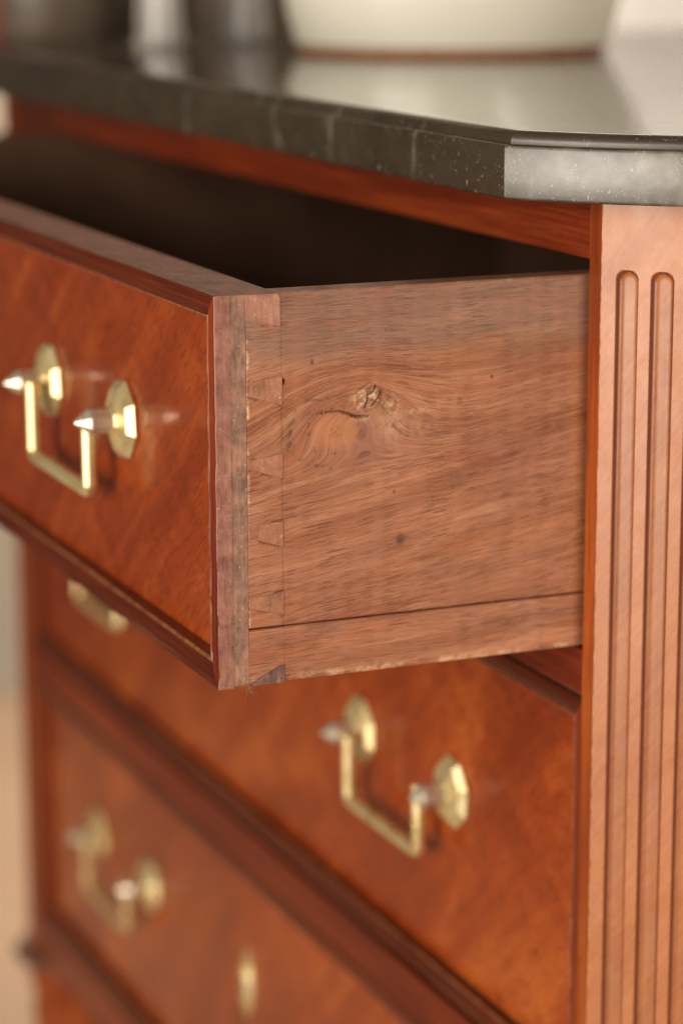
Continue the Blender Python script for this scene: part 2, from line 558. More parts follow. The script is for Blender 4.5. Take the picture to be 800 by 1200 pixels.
def stile_mesh(flip):
    fl = [0.0083, 0.0195, 0.0307]
    hw, dep = 0.0037, 0.0028
    ss = {0.0, CH}
    for c in fl:
        for q in (-1.18, -1.06, -1.0, -0.95, -0.88, -0.78, -0.62, -0.42, -0.2, 0, 0.2, 0.42, 0.62, 0.78, 0.88, 0.95, 1.0, 1.06, 1.18):
            ss.add(c + q * hw)
    ss.update((0.0012, 0.0030, CH - 0.0012, CH - 0.003))
    ss = sorted(ss)
    ztop, zend = 0.1226 - hw, -0.318
    zs = [ZM, 0.136, 0.1285, 0.1250] + [ztop + hw * q for q in (1.15, 1.05, 1.0, 0.96, 0.9, 0.82, 0.72, 0.58, 0.4, 0.2, 0, -0.4, -1, -2)]
    z = zs[-1]
    while z > zend + 0.02:
        z -= 0.012
        zs.append(z)
    zs += [zend + hw * q for q in (1, 0.4, 0, -0.2, -0.4, -0.58, -0.72, -0.82, -0.9, -0.96, -1.0, -1.05)] + [ZBOT]
    zs = sorted(set(zs), reverse=True)
    a0, a1 = math.radians(36), math.radians(54)
    r = CH / (2 * math.sin((a1 - a0) / 2))
    V, Fc, mi, gv = [], [], [], []
    ns = len(ss)
    for z in zs:
        for s in ss:
            t = a0 + (a1 - a0) * s / CH
            x, y = XC + r * (math.sin(t) - math.sin(a0)), -r * (math.cos(t) - math.cos(a0))
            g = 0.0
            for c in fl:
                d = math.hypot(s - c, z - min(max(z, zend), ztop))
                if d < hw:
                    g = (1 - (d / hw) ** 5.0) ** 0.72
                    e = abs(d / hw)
                    gv_ = max(0.0, min(1.0, (e - (0.60 if s > c else 0.72)) / 0.16)) * (1.0 if e < 0.985 else 0.3)  # mask for polish and painted shade, wider on the right edge
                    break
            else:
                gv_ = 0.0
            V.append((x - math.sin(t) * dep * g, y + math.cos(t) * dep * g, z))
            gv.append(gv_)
    for i in range(len(zs) - 1):
        for j in range(ns - 1):
            Fc.append((i * ns + j, (i + 1) * ns + j, (i + 1) * ns + j + 1, i * ns + j + 1))
            mi.append(0)
    # arris strip, front strip, inner return, back
    b = len(V)
    cols = [(XC - 0.0005, 0.00006, 1), (0.0008, 0.0, 2), (0.0008, 0.05, 2), (0.03, 0.05, 2)]
    for z in zs:
        # worn arris wanders a little
        w = 0.00035 + 0.00025 * (0.5 + 0.5 * math.sin(z * 900) * math.sin(z * 333 + 1))
        for k, (x, y, m_) in enumerate(cols):
            V.append((x - (w - 0.0003 if k == 0 else 0), y, z))
            gv.append(0)
    nc = len(cols)
    for i in range(len(zs) - 1):
        Fc.append((i * ns, b + i * nc, b + (i + 1) * nc, (i + 1) * ns))
        mi.append(1)
        for k in range(nc - 1):
            Fc.append((b + i * nc + k, b + i * nc + k + 1, b + (i + 1) * nc + k + 1, b + (i + 1) * nc + k))
            mi.append(2)
        Fc.append((b + i * nc + nc - 1, i * ns + ns - 1, (i + 1) * ns + ns - 1, b + (i + 1) * nc + nc - 1))
        mi.append(2)
    for i in (0, len(zs) - 1):
        loop = [i * ns + j for j in range(ns)] + [b + i * nc + k for k in range(nc - 1, -1, -1)]
        Fc.append(tuple(loop))
        mi.append(2)
    if flip:
        V = [(-WD - (x + 0.014 if x > 0.002 else x), y, z) for x, y, z in V]
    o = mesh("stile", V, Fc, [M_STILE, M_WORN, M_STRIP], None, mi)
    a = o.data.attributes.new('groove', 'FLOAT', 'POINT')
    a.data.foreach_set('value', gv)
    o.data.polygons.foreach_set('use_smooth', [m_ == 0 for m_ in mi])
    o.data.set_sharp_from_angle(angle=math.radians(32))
    return part(o)


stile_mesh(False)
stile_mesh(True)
ends = arc((XC, 0), 36, 54, CH, 4)[-1]
XS, YS = ends[0], ends[1]

# --- carcase
part(box("side_panel", (XS - 0.016, XS - 0.003, YS + 0.001, BACK, ZBOT, ZM - 0.0002), M_STRIP))
part(box("side_panel", (-WD - XS + 0.003, -WD - XS + 0.016, YS + 0.001, BACK, ZBOT, ZM - 0.0002), M_STRIP))
part(box("back_panel", (-WD - XS + 0.017, XS - 0.017, BACK - 0.010, BACK, ZBOT, ZM - 0.0004), M_INNER))
part(box("top_rail", (-WD - 0.0006, 0.0006, 0.0002, 0.045, 0.1245, ZM - 0.0002), M_RAIL))
for z0, z1 in ((-0.0166, -0.0012), (-0.1785, -0.1618), (ZBOT, -0.3220)):
    part(box("rail", (-WD - 0.0006, 0.0006, 0.0002, 0.040, z0, z1), M_RAIL))
for z0, z1 in ((-0.010, -0.0035), (-0.172, -0.166), (-0.336, -0.327)):
    part(box("dust_board", (-WD - 0.001, 0.001, 0.041, BACK - 0.011, z0, z1), M_INNER))
for x in (0.0006, -WD - 0.0006 - 0.02):
    part(box("drawer_guide", (x, x + 0.02, 0.052, BACK - 0.012, -0.0030, 0.118), M_INNER))
part(box("top_board", (-WD - 0.001, 0.001, 0.046, BACK - 0.011, 0.134, ZM - 0.0006), M_INNER))
# feet: dark ring, then a tapered turned foot
fh = ZBOT - FZ
for x, y in ((0.016, 0.026), (-WD - 0.016, 0.026), (0.016, BACK - 0.03), (-WD - 0.016, BACK - 0.03)):
    leg = lathe("leg", [(0.026, fh - 0.010), (0.027, fh - 0.022), (0.024, fh - 0.028), (0.0255, fh - 0.040), (0.014, 0.035), (0.013, 0.030),
                        (0.016, 0.026), (0.0165, 0.018), (0.012, 0.004), (0.011, 0.0)], M_STRIP, None, 32, (x, y, FZ))
    part(leg)
    lathe("ring", [(0.026, fh - 0.009), (0.033, fh - 0.0085), (0.0355, fh - 0.005), (0.033, fh - 0.0015), (0.027, fh - 0.0005)], M_RING, leg, 32)


# --- marble top
def marble():
    ym, xcm = -0.030, 0.0009
    o_right = arc((xcm, ym), 31, 59, 0.072, 12)
    xr = o_right[-1][0]
    yr = o_right[-1][1]
    half = [(x, y) for x, y, t in o_right]
    path = [(-WD - x, y) for x, y in reversed(half)]
    nfront = 24
    xa, xb = -WD - xcm, xcm
    path += [(xa + (xb - xa) * i / nfront, ym) for i in range(1, nfront)]
    path += half + [(xr, BACK + 0.012), (-WD - xr, BACK + 0.012)]
    n = len(path)

    def offset(d):
        res = []
        for i in range(n):
            p0, p1, p2 = (Vector(path[(i + k) % n]) for k in (-1, 0, 1))
            e1, e2 = (p1 - p0).normalized(), (p2 - p1).normalized()
            n1, n2 = Vector((-e1.y, e1.x)), Vector((-e2.y, e2.x))
            m_ = (n1 + n2).normalized()
            res.append(p1 + m_ * d / max(0.3, m_.dot(n1)))
        return res
    prof = [(0.02, ZM), (0.0008, ZM), (0.0002, ZM + 0.0004), (0, ZM + 0.001), (0, ZMT - 0.0012), (0.0004, ZMT - 0.0003), (0.0011, ZMT),
            (0.0022, ZMT - 0.0001), (0.0024, ZMT + 0.0003)]
    for k in range(1, 7):
        a = math.radians(90 * k / 6)
        prof.append((0.0024 + 0.0034 * (1 - math.cos(a)), ZMT + 0.0003 + (ZT - ZMT - 0.0003) * math.sin(a)))
    V, Fc = [], []
    rng = random.Random(3)
    for d, z in prof:
        for p in offset(d):
            V.append((p.x, p.y, z))
    for i in range(len(prof) - 1):
        for k in range(n):
            Fc.append((i * n + k, i * n + (k + 1) % n, (i + 1) * n + (k + 1) % n, (i + 1) * n + k))
    Fc.append(tuple((len(prof) - 1) * n + k for k in range(n)))
    Fc.append(tuple(range(n - 1, -1, -1)))
    o = mesh("marble_top", V, Fc, M_MARB)
    o.data.polygons.foreach_set('use_smooth', [len(p.vertices) == 4 for p in o.data.polygons])
    o.data.set_sharp_from_angle(angle=math.radians(24))
    return part(o)


marble()


# ------------------------------------------------------------------ drawers
def octa(r, rot=math.pi / 8, n=8):
    return [(r * math.cos(rot + 2 * math.pi * k / n), r * math.sin(rot + 2 * math.pi * k / n)) for k in range(n)]


def stack_y(prof, n=8, rot=math.pi / 8):
    """rings (radius, distance out of the panel) as an n-sided solid pointing along -Y"""
    V, Fc = [], []
    for r, d in prof:
        for a, b in octa(r, rot, n):
            V.append((a, -d, b))
    for i in range(len(prof) - 1):
        for k in range(n):
            Fc.append((i * n + k, i * n + (k + 1) % n, (i + 1) * n + (k + 1) % n, (i + 1) * n + k))
    Fc.append(tuple(range(n)))
    Fc.append(tuple((len(prof) - 1) * n + k for k in range(n)))
    return V, Fc


RV, RF = stack_y([(0.0132, 0.0), (0.0138, 0.0006), (0.0138, 0.0011), (0.0112, 0.0034), (0.0056, 0.0046), (0.0050, 0.0056)])
PV, PF = stack_y([(0.0040, 0.0050), (0.0044, 0.0056), (0.0044, 0.0126), (0.0042, 0.0130), (0.0007, 0.0178)], 8)


def bail_mesh():
    hw, h = 0.0322, 0.0275
    s = 0.0024
    V, Fc = [], []
    path = [(-hw, 0.0012), (-hw, -h + 0.0042), (-hw + 0.0012, -h + 0.0026), (-hw + 0.0042, -h + 0.0020), (hw - 0.0042, -h + 0.0020),
            (hw - 0.0012, -h + 0.0026), (hw, -h + 0.0042), (hw, 0.0012)]
    c_ = s * 0.42
    sec = [(-s, -c_), (-c_, -s), (c_, -s), (s, -c_), (s, c_), (c_, s), (-c_, s), (-s, c_)]
    n = len(path)
    for i, (x, z) in enumerate(path):
        p0, p2 = Vector(path[max(i - 1, 0)]), Vector(path[min(i + 1, n - 1)])
        t = (p2 - p0).normalized()
        nr = Vector((-t.y, t.x))
        for a, b in sec:
            V.append((x + nr.x * a, b, z + nr.y * a))
    m = len(sec)
    for i in range(n - 1):
        for k in range(m):
            Fc.append((i * m + k, i * m + (k + 1) % m, (i + 1) * m + (k + 1) % m, (i + 1) * m + k))
    Fc.append(tuple(range(m)))
    Fc.append(tuple((n - 1) * m + k for k in range(m)))
    return V, Fc


BV, BF = bail_mesh()


def shared(name, V, Fc, mat, bevel=0.0):
    o = mesh(name, V, Fc, mat, bevel=bevel, segs=1)
    COL.objects.unlink(o)
    me = o.data
    bpy.data.objects.remove(o)
    return me


ME_ROS = shared("rosette", RV, RF, M_BRASS)
ME_POST = shared("post", PV, PF, M_POSTM)
ME_BAIL = shared("bail", BV, BF, M_BRASS)


def inst(name, me, parent, loc, rot=(0, 0, 0)):
    o = bpy.data.objects.new(name, me)
    o.location, o.rotation_euler = loc, rot
    return link(o, parent)


def handle(dr, cx, cz, yp, rng):
    for s in (-1, 1):
        inst("rosette", ME_ROS, dr, (cx + s * 0.0415, yp, cz), (0, rng.uniform(-0.12, 0.12), 0))
        inst("post", ME_POST, dr, (cx + s * 0.0415, yp, cz), (0, rng.uniform(-0.2, 0.2), 0))
    inst("bail", ME_BAIL, dr, (cx, yp - 0.0100, cz), (rng.uniform(-0.03, 0.05), rng.uniform(-0.01, 0.01), 0))
    for s in (-1, 1):
        v, f = stack_y([(0.0013, -0.0028), (0.0013, 0.0028)], 8)
        v = [(y_, x_, z_) for x_, y_, z_ in v]
        mesh("pivot_pin", v, f, M_BRASS, dr, loc=(cx + s * 0.0364, yp - 0.0100, cz - 0.0006))


def escutcheon(dr, cx, cz, yp):
    pts = [(0, 0.017), (0.0042, 0.0115), (0.0056, 0.004), (0.0056, -0.004), (0.0042, -0.0115), (0, -0.017), (-0.0042, -0.0115), (-0.0056, -0.004),
           (-0.0056, 0.004), (-0.0042, 0.0115)]
    n = len(pts)
    V = [(a, 0, b) for a, b in pts] + [(a, -0.0012, b) for a, b in pts] + [(a * 0.55, -0.0034, b * 0.6) for a, b in pts]
    Fc = [(i * n + k, i * n + (k + 1) % n, (i + 1) * n + (k + 1) % n, (i + 1) * n + k) for i in range(2) for k in range(n)]
    Fc += [tuple(range(n)), tuple(2 * n + k for k in range(n))]
    mesh("escutcheon", V, Fc, M_BRASS, dr, loc=(cx, yp, cz))
    kv = [(0.0016 * math.cos(a), 0.0016 * math.sin(a) + 0.002) for a in [math.radians(-60 + 300 * i / 9) for i in range(10)]] + [(-0.0009, -0.005), (0.0009, -0.005)]
    V = [(a, -0.0036, b) for a, b in kv] + [(a, -0.0020, b) for a, b in kv]
    m = len(kv)
    Fc = [tuple(range(m)), tuple(range(2 * m - 1, m - 1, -1))] + [(k, (k + 1) % m, m + (k + 1) % m, m + k) for k in range(m)]
    mesh("keyhole", V, Fc, M_DARKHOLE, dr, loc=(cx, yp, cz))


MT, MW = 0.0050, 0.0072     # moulding thickness and width


def moulding(dr, h, mb):
    """four mitred strips round the front; drawer-local: x -WD..0, z 0..h, front at y=0"""
    x0, x1 = -WD + 0.0006, 0.0
    mt = MW
    # section: (inset fraction, y): outer edge, hollow-and-bead face, inner worn arris, fillet back to panel
    sec = [(0.0, MT), (0.0, 0.00025), (0.03, 0.0), (0.30, -0.0002), (0.62, 0.0), (0.84, 0.0004), (0.88, 0.0002), (0.94, 0.0001), (1.0, 0.0006), (1.0, MT)]
    matidx = [0, 0, 0, 0, 0, 0, 1, 1, 0, 0]
    # corner order: bl, br, tr, tl
    def corner(fr, c):
        wx, wb, wt = fr * MW, fr * mb, fr * mt
        return {'bl': (x0 + wx, wb), 'br': (x1 - wx, wb), 'tr': (x1 - wx, h - wt), 'tl': (x0 + wx, h - wt)}[c]
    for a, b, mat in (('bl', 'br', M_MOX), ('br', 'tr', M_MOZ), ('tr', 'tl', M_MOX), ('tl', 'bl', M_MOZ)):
        V, Fc, mi = [], [], []
        n, NS = len(sec), 36
        ra = random.Random(int(h * 1e5) + ord(a[0]) * 7 + ord(a[1]))
        dents = [(ra.random(), ra.uniform(0.00015, 0.0005)) for _ in range(5)]
        for i in range(NS + 1):
            t = i / NS
            dent = sum(d_ * max(0.0, 1 - abs(t - p_) * NS * 0.8) for p_, d_ in dents)
            wav = 0.00008 * math.sin(t * 37 + ord(a[0])) + ra.uniform(-0.00005, 0.00005)
            for k, (fr, y) in enumerate(sec):
                p0, p1 = Vector(corner(fr, a)), Vector(corner(fr, b))
                tt = 0.0002 + (1 - 0.0004) * t
                p = p0.lerp(p1, tt)
                edge = 1.0 if k in (1, 2) else (0.6 if k in (5, 6) else 0.0)
                yy = y + (dent * edge + (wav if 0 < k < 9 else 0.0) if 0 < i < NS else 0.0)
                V.append((p.x, yy, p.y))
        for i in range(NS):
            for k in range(n):
                Fc.append((i * n + k, i * n + (k + 1) % n, (i + 1) * n + (k + 1) % n, (i + 1) * n + k))
                mi.append(matidx[k])
        Fc += [tuple(range(n)), tuple(NS * n + k for k in range(n - 1, -1, -1))]
        mi += [0, 0]
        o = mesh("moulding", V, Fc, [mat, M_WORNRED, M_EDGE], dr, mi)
        if b == 'tr':
            for p_ in o.data.polygons:        # the outer edge of the right-hand strip is bare wood
                if p_.normal.x > 0.9 and abs(p_.center.x - x1) < 1e-5:
                    p_.material_index = 2
        if b == 'tl':
            for p_ in o.data.polygons:        # so is the top edge
                if p_.normal.z > 0.9 and p_.center.z > h - 1e-5:
                    p_.material_index = 2


def front_panel(dr, h, y_back):
    """veneered front board behind the moulding"""
    x0, x1 = -WD + 0.0006, 0.0
    V, Fc = box_vf(x0, x1, MT, y_back, 0.0006, h)
    mi = [1, 1, 0, 2, 1, 1]
    return mesh("front_board", V, Fc, [M_VEN, M_EDGE, M_GLUE], dr, mi)


def drawer(h, z0, y0, name="drawer"):
    dr = bpy.data.objects.new(name, None)
    dr.empty_display_size = 0.03
    dr.location = (0, y0, z0)
    link(dr)
    part(dr)
    return dr


rng = random.Random(11)
# closed drawers
for z0, z1 in ((-0.1605, -0.0184), (-0.3205, -0.1802)):
    h = z1 - z0
    dr = drawer(h, z0, 0.0012)
    moulding(dr, h, 0.0085)
    front_panel(dr, h, 0.021)
    for x in (-0.010, -WD + 0.0010):
        box("side_board", (x, x + 0.009, 0.0215, 0.40, 0.0006, h - 0.002), M_INNER, dr)
    box("drawer_bottom", (-WD + 0.0105, -0.0105, 0.0215, 0.39, 0.006, 0.012), M_INNER, dr)
    cz = h / 2 + (0.0065 if z0 > -0.2 else 0.0105)
    for cx in (-0.1480, -WD + 0.1400):
        handle(dr, cx, cz, MT, rng)
    escutcheon(dr, -WD / 2 - 0.0005, cz, MT)

# open top drawer
H = 0.120
dr = drawer(H, 0.0, -D1)
moulding(dr, H, 0.0085)
Y1, Y2 = 0.0100, 0.0215      # tail ends, inner face of the front (drawer-local y)
V, Fc = box_vf(-WD + 0.0006, -0.0002, MT, Y1, 0.0006, H - 0.0002)
mesh("front_board", V, Fc, [M_VEN, M_TOPPIN, M_GLUE], dr, [1, 1, 0, 2, 1, 1])
box("front_backing", (-WD + 0.0110, -0.0095, Y1 + 0.0001, Y2, 0.0012, H - 0.0004), M_TOPPIN, dr, 0.0004)
for cx in (-0.1405, -WD + 0.1470):
    handle(dr, cx, 0.0662, MT, rng)
escutcheon(dr, -WD / 2, 0.0662, MT)


# --- right side board: dense relief with grain flowing round the knot
def smooth01(x, a, b):
    t = np.clip((x - a) / (b - a), 0, 1)
    return t * t * (3 - 2 * t)


def vnoise(x, y, seed):
    r = np.random.RandomState(seed)
    T = r.rand(256, 256)
    xi, yi = np.floor(x).astype(int), np.floor(y).astype(int)
    fx, fy = x - xi, y - yi
    fx, fy = fx * fx * (3 - 2 * fx), fy * fy * (3 - 2 * fy)
    g = lambda a, b: T[a % 256, b % 256]
    return (g(xi, yi) * (1 - fx) + g(xi + 1, yi) * fx) * (1 - fy) + (g(xi, yi + 1) * (1 - fx) + g(xi + 1, yi + 1) * fx) * fy


def fbm(x, y, seed, o=4):
    return sum(vnoise(x * 2 ** k, y * 2 ** k, seed + k) / 2 ** (k + 1) for k in range(o))


# dovetail pins: (z left low, z left high, z right low, z right high) at the front line and at the baseline
PINS = [(0.0928 - 0.0035, 0.0928 + 0.0012, 0.0858, 0.0951), (0.0672, 0.0702, 0.0636, 0.0716), (0.0462, 0.0506, 0.0424, 0.0508), (0.0243, 0.0276, 0.0212, 0.0291)]
ZSEAM = 0.0177


def seg_dist(y, z, a, b):
    ax, az = a
    bx, bz = b
    dx, dz = bx - ax, bz - az
    t = np.clip(((y - ax) * dx + (z - az) * dz) / (dx * dx + dz * dz), 0, 1)
    return np.hypot(y - ax - t * dx, z - az - t * dz)


def side_board(name, zlo, zhi, upper):
    # work in world y (0 = carcase front), z; plane x = 0
    ya, yb = -D1 + Y1 + 0.0001, 0.006
    ny = 330
    ys = list(np.linspace(ya, yb, ny)) + [0.05, 0.30]
    nz = int((zhi - zlo) / 0.00038) + 2
    zs = np.linspace(zlo, zhi, nz)
    Yg, Zg = np.meshgrid(np.array(ys), zs, indexing='ij')
    # grain stream function
    sl = np.where(Zg > 0.085, 0.03 + 0.13 * smooth01(Zg, 0.108, 0.085), 0.16 - 0.02 * smooth01(Zg, 0.05, 0.02))
    if not upper:
        sl = np.full_like(Zg, 0.035)
    psi = Zg - sl * (Yg + 0.055)
    if upper:
        gk = np.exp(-0.5 * (((Yg + 0.0800) / 0.0150) ** 2 + ((Zg - 0.0835) / 0.0092) ** 2))
        psi = psi - 0.0168 * gk
        gk2 = np.exp(-0.5 * (((Yg + 0.0738) / 0.0045) ** 2 + ((Zg - 0.0866) / 0.0036) ** 2))
        psi = psi - 0.0022 * gk2
        # pull of the grain left of the knot
        psi = psi - 0.0022 * np.exp(-0.5 * (((Yg + 0.105) / 0.012) ** 2 + ((Zg - 0.079) / 0.012) ** 2))
    psi = psi + 0.0012 * (fbm(Yg * 60, Zg * 140, 5, 3) - 0.5) + (0 if upper else 0.5)
    flow = np.stack([Yg, psi, np.zeros_like(psi)], -1)
    dark = np.zeros_like(Yg)
    pale = np.zeros_like(Yg)
    orange = np.zeros_like(Yg)
    grey = np.zeros_like(Yg)
    smo = np.zeros_like(Yg)
    x = np.zeros_like(Yg)
    nz1 = fbm(Yg * 900, Zg * 900, 21, 3)
    nz2 = fbm(Yg * 250, Zg * 250, 31, 3)
    base = -D1 + Y2
    x -= 0.00022 * (fbm(Yg * 70, psi * 1600, 41, 3) - 0.4) * smooth01(Yg, base - 0.004, base + 0.02)
    if upper:
        # knot: a plug with a crooked crack and a rim
        ky, kz = -0.0744, 0.0866
        ang = 0.55
        dy, dz = Yg - ky, Zg - kz
        a = (dy * math.cos(ang) + dz * math.sin(ang)) / 0.0052
        b = (-dy * math.sin(ang) + dz * math.cos(ang)) / 0.0036
        kr = np.sqrt(a * a + b * b) + (nz2 - 0.45) * 0.8
        rim = np.exp(-((kr - 1.0) / 0.13) ** 2)
        inside = smooth01(kr, 1.05, 0.85)
        x -= 0.0007 * rim * smooth01(nz2, 0.28, 0.55)
        x += 0.0004 * inside * (nz1 - 0.3)
        dark = np.maximum(dark, 0.32 * rim * smooth01(np.sin(np.arctan2(b, a) * 1.0 + 2.4), -0.3, 0.6))
        pale = np.maximum(pale, 0.75 * inside * smooth01(nz1, 0.35, 0.6))
        for line, wd in (([(-0.0760, 0.0830), (-0.0747, 0.0858), (-0.0749, 0.0871), (-0.0731, 0.0878), (-0.0720, 0.0898)], 0.00020),
                         ([(-0.0706, 0.0880), (-0.0708, 0.0866), (-0.0722, 0.0848), (-0.0735, 0.0835)], 0.00022)):
            cr = np.min([seg_dist(Yg + (nz1 - 0.45) * 0.0006, Zg + (nz2 - 0.45) * 0.0008, line[i], line[i + 1]) for i in range(len(line) - 1)], axis=0)
            k = smooth01(cr, wd * (1.2 + nz1), wd * 0.5)
            dark = np.maximum(dark, 0.95 * k)
            x -= 0.0009 * k
        # second little pale knot, and the pale smear below right of it
        for (cy, cz_, ry, rz, amt) in ((-0.0668, 0.0832, 0.0024, 0.0032, 0.6), (-0.0665, 0.0775, 0.0050, 0.0052, 0.34), (-0.0590, 0.0812, 0.0062, 0.0011, 0.38),
                                       (-0.0790, 0.0868, 0.0022, 0.0020, 0.45), (-0.0765, 0.0800, 0.0030, 0.0010, 0.35), (-0.0585, 0.0760, 0.0070, 0.0035, 0.18)):
            e = ((Yg - cy) / ry) ** 2 + ((Zg - cz_) / rz) ** 2
            pale = np.maximum(pale, amt * np.exp(-e * (0.6 + nz2)))
        e = np.sqrt(((Yg + 0.0668) / 0.0021) ** 2 + ((Zg - 0.0834) / 0.0026) ** 2) + (nz1 - 0.4)
        x -= 0.0004 * np.exp(-((e - 0.9) / 0.25) ** 2)
        dark = np.maximum(dark, 0.3 * np.exp(-((e - 0.5) / 0.25) ** 2))
        # split to the left of the knot
        pts = [(-0.0900, 0.0826), (-0.0846, 0.0830), (-0.0817, 0.0821), (-0.0788, 0.0809), (-0.0746, 0.0806)]
        cd = np.min([seg_dist(Yg, Zg + (nz1 - 0.45) * 0.0004, pts[i], pts[i + 1]) for i in range(4)], axis=0)
        wide = 0.00011 + 0.00024 * np.exp(-((Yg + 0.0795) / 0.004) ** 2)
        k = smooth01(cd, wide * 1.5, wide * 0.5)
        dark = np.maximum(dark, k)
        x -= 0.0012 * k
        # orange eye left below the knot with a speckled border
        e = np.sqrt(((Yg + 0.0850) / 0.0088) ** 2 + ((Zg - 0.0768) / 0.0068) ** 2) + (nz2 - 0.45) * 0.5
        orange = np.maximum(orange, 0.95 * smooth01(e, 1.05, 0.5))
        smo = np.maximum(smo, smooth01(e, 1.2, 0.7))
        bord = np.exp(-((e - 1.08) / 0.06) ** 2) * smooth01(-(Yg + 0.083), -0.003, 0.002) * smooth01(nz1, 0.42, 0.58)
        dark = np.maximum(dark, 0.8 * bord)
        e2 = np.sqrt(((Yg + 0.0850) / 0.0145) ** 2 + ((Zg - 0.0765) / 0.0105) ** 2) + (nz2 - 0.45) * 0.5
        bord = np.exp(-((e2 - 1.1) / 0.05) ** 2) * smooth01(-(Yg + 0.083), -0.004, 0.006) * smooth01(nz1, 0.40, 0.60)
        dark = np.maximum(dark, 0.6 * bord)
        dd = np.hypot((Yg + 0.0855) / 0.0016, (Zg - 0.0770) / 0.0014)
        dark = np.maximum(dark, 0.7 * np.exp(-dd * dd) * smooth01(nz1, 0.40, 0.55))
        # stains
        for cy, cz_, r_, amt in ((-0.0640, 0.0414, 0.0020, 0.62), (-0.0452, 0.0580, 0.0026, 0.22), (-0.0660, 0.0565, 0.0006, 0.9), (-0.0330, 0.0900, 0.0007, 0.8),
                                 (-0.0440, 0.0830, 0.0012, 0.35), (-0.0930, 0.0985, 0.0007, 0.7)):
            e = np.hypot(Yg - cy, (Zg - cz_) * 0.85) / r_ + (nz2 - 0.45) * 1.0
            dark = np.maximum(dark, amt * smooth01(e, 1.25, 0.4))
        # warm band below the darker top zone; greyer, rougher top zone
        orange = np.maximum(orange, 0.65 * np.exp(-(((psi - 0.0985 + 0.0) / 0.0042) ** 2)) * smooth01(Yg, -0.08, -0.03))
        orange = np.maximum(orange, 0.40 * np.exp(-(((psi - 0.0350) / 0.0045) ** 2)) * smooth01(Yg, -0.075, -0.04))
        smo = np.maximum(smo, 0.8 * np.exp(-(((Zg - 0.092) / 0.007) ** 2)))
        grey = np.maximum(grey, 0.55 * smooth01(Zg, 0.093, 0.106))
        orange = np.maximum(orange, 0.5 * smooth01(Yg, -0.010, -0.002))
        # baseline scribe and worm hole
        bl = np.exp(-((Yg - base) / 0.00016) ** 2)
        dark = np.maximum(dark, 0.36 * bl * smooth01(nz2, 0.36, 0.54))
        x -= 0.0003 * bl
        hole = np.hypot((Yg - base - 0.0002) / 0.0007, (Zg - 0.0931) / 0.0010) + (nz1 - 0.4) * 0.7
        k = smooth01(hole, 1.1, 0.7)
        dark = np.maximum(dark, k)
        x -= 0.0020 * k
        # gaps round the pins
        fr = -D1 + Y1
        for i, (l0, l1, r0, r1) in enumerate(PINS):
            d = np.minimum(seg_dist(Yg, Zg, (fr, l0), (base, r0)), seg_dist(Yg, Zg, (fr, l1), (base, r1)))
            k = smooth01(d, 0.00038, 0.00012) * smooth01(nz2, 0.34, 0.52)
            dark = np.maximum(dark, 0.62 * k)
            x -= 0.0005 * k
        d = seg_dist(Yg, Zg, (fr, 0.1118), (base, 0.1085))
        k = smooth01(d, 0.00035, 0.00012)
        dark = np.maximum(dark, 0.55 * k * smooth01(nz2, 0.3, 0.5))
        # crumbled glue line where the tails meet the front
        k = smooth01(Yg, fr + 0.0011, fr + 0.0004) * smooth01(nz2, 0.30, 0.48) * np.where(Zg > 0.075, 1.0, 0.6)
        pale = np.maximum(pale, 0.9 * k)
        # eased, worn top edge
        te = np.clip((Zg - (zhi - 0.0012)) / 0.0012, 0, 1)
        x -= 0.0007 * te ** 2
        pale = np.maximum(pale, 0.45 * te * smooth01(nz2, 0.35, 0.6))
        # edge of the seam
        se = np.clip((zlo + 0.0006 - Zg) / 0.0006, 0, 1)
        x -= (0.0009 + 0.0006 * nz2) * se
        dark = np.maximum(dark, 0.9 * se * smooth01(nz2, 0.22, 0.40))
    else:
        se = np.clip((Zg - (zhi - 0.00045)) / 0.00045, 0, 1)
        x -= 0.0006 * se
        orange = np.maximum(orange, 0.40 * smooth01(fbm(Yg * 90, Zg * 120, 77, 3), 0.42, 0.62) * smooth01(Yg, -0.04, -0.10))
        e = np.exp(-((Zg - 0.0012) / 0.0012) ** 2)
        pale = np.maximum(pale, 0.55 * e * smooth01(nz2, 0.32, 0.55))
        x -= 0.0006 * np.clip((0.0009 - Zg) / 0.0009, 0, 1) ** 2
        bl = np.exp(-((Yg - base) / 0.00016) ** 2)
        dark = np.maximum(dark, 0.36 * bl)
        fr = -D1 + Y1
        # crack running along the right part
        d = seg_dist(Yg, Zg + (nz2 - 0.45) * 0.0008, (-0.036, 0.0118), (0.0, 0.0132))
        dark = np.maximum(dark, 0.45 * smooth01(d, 0.0004, 0.0001))
    n0, n1 = Yg.shape
    V = np.stack([x, Yg + D1, Zg], -1).reshape(-1, 3)
    cnt = n0 * n1
    I = np.arange(cnt).reshape(n0, n1)
    q = np.stack([I[:-1, :-1], I[1:, :-1], I[1:, 1:], I[:-1, 1:]], -1).reshape(-1, 4)
    loop = list(I[:, 0]) + list(I[-1, 1:]) + list(I[-2::-1, -1]) + list(I[0, -2:0:-1])
    verts = V.tolist()
    bk = []
    for i in loop:
        bk.append(len(verts))
        verts.append((-0.0092, verts[i][1], verts[i][2]))
    faces = q.tolist()
    m = len(loop)
    for k in range(m):
        faces.append((int(loop[k]), bk[k], bk[(k + 1) % m], int(loop[(k + 1) % m])))
    faces.append(tuple(reversed(bk)))
    o = mesh(name, verts, faces, M_SIDE, dr)
    nv = len(verts)
    fl = np.zeros((nv, 3))
    fl[:cnt] = flow.reshape(-1, 3)
    fl[cnt:] = fl[np.array(loop)]
    mk = np.zeros((nv, 4))
    mk[:cnt] = np.stack([dark, pale, orange, grey], -1).reshape(-1, 4)
    mk[cnt:] = mk[np.array(loop)] * 0.3
    sm = np.zeros(nv)
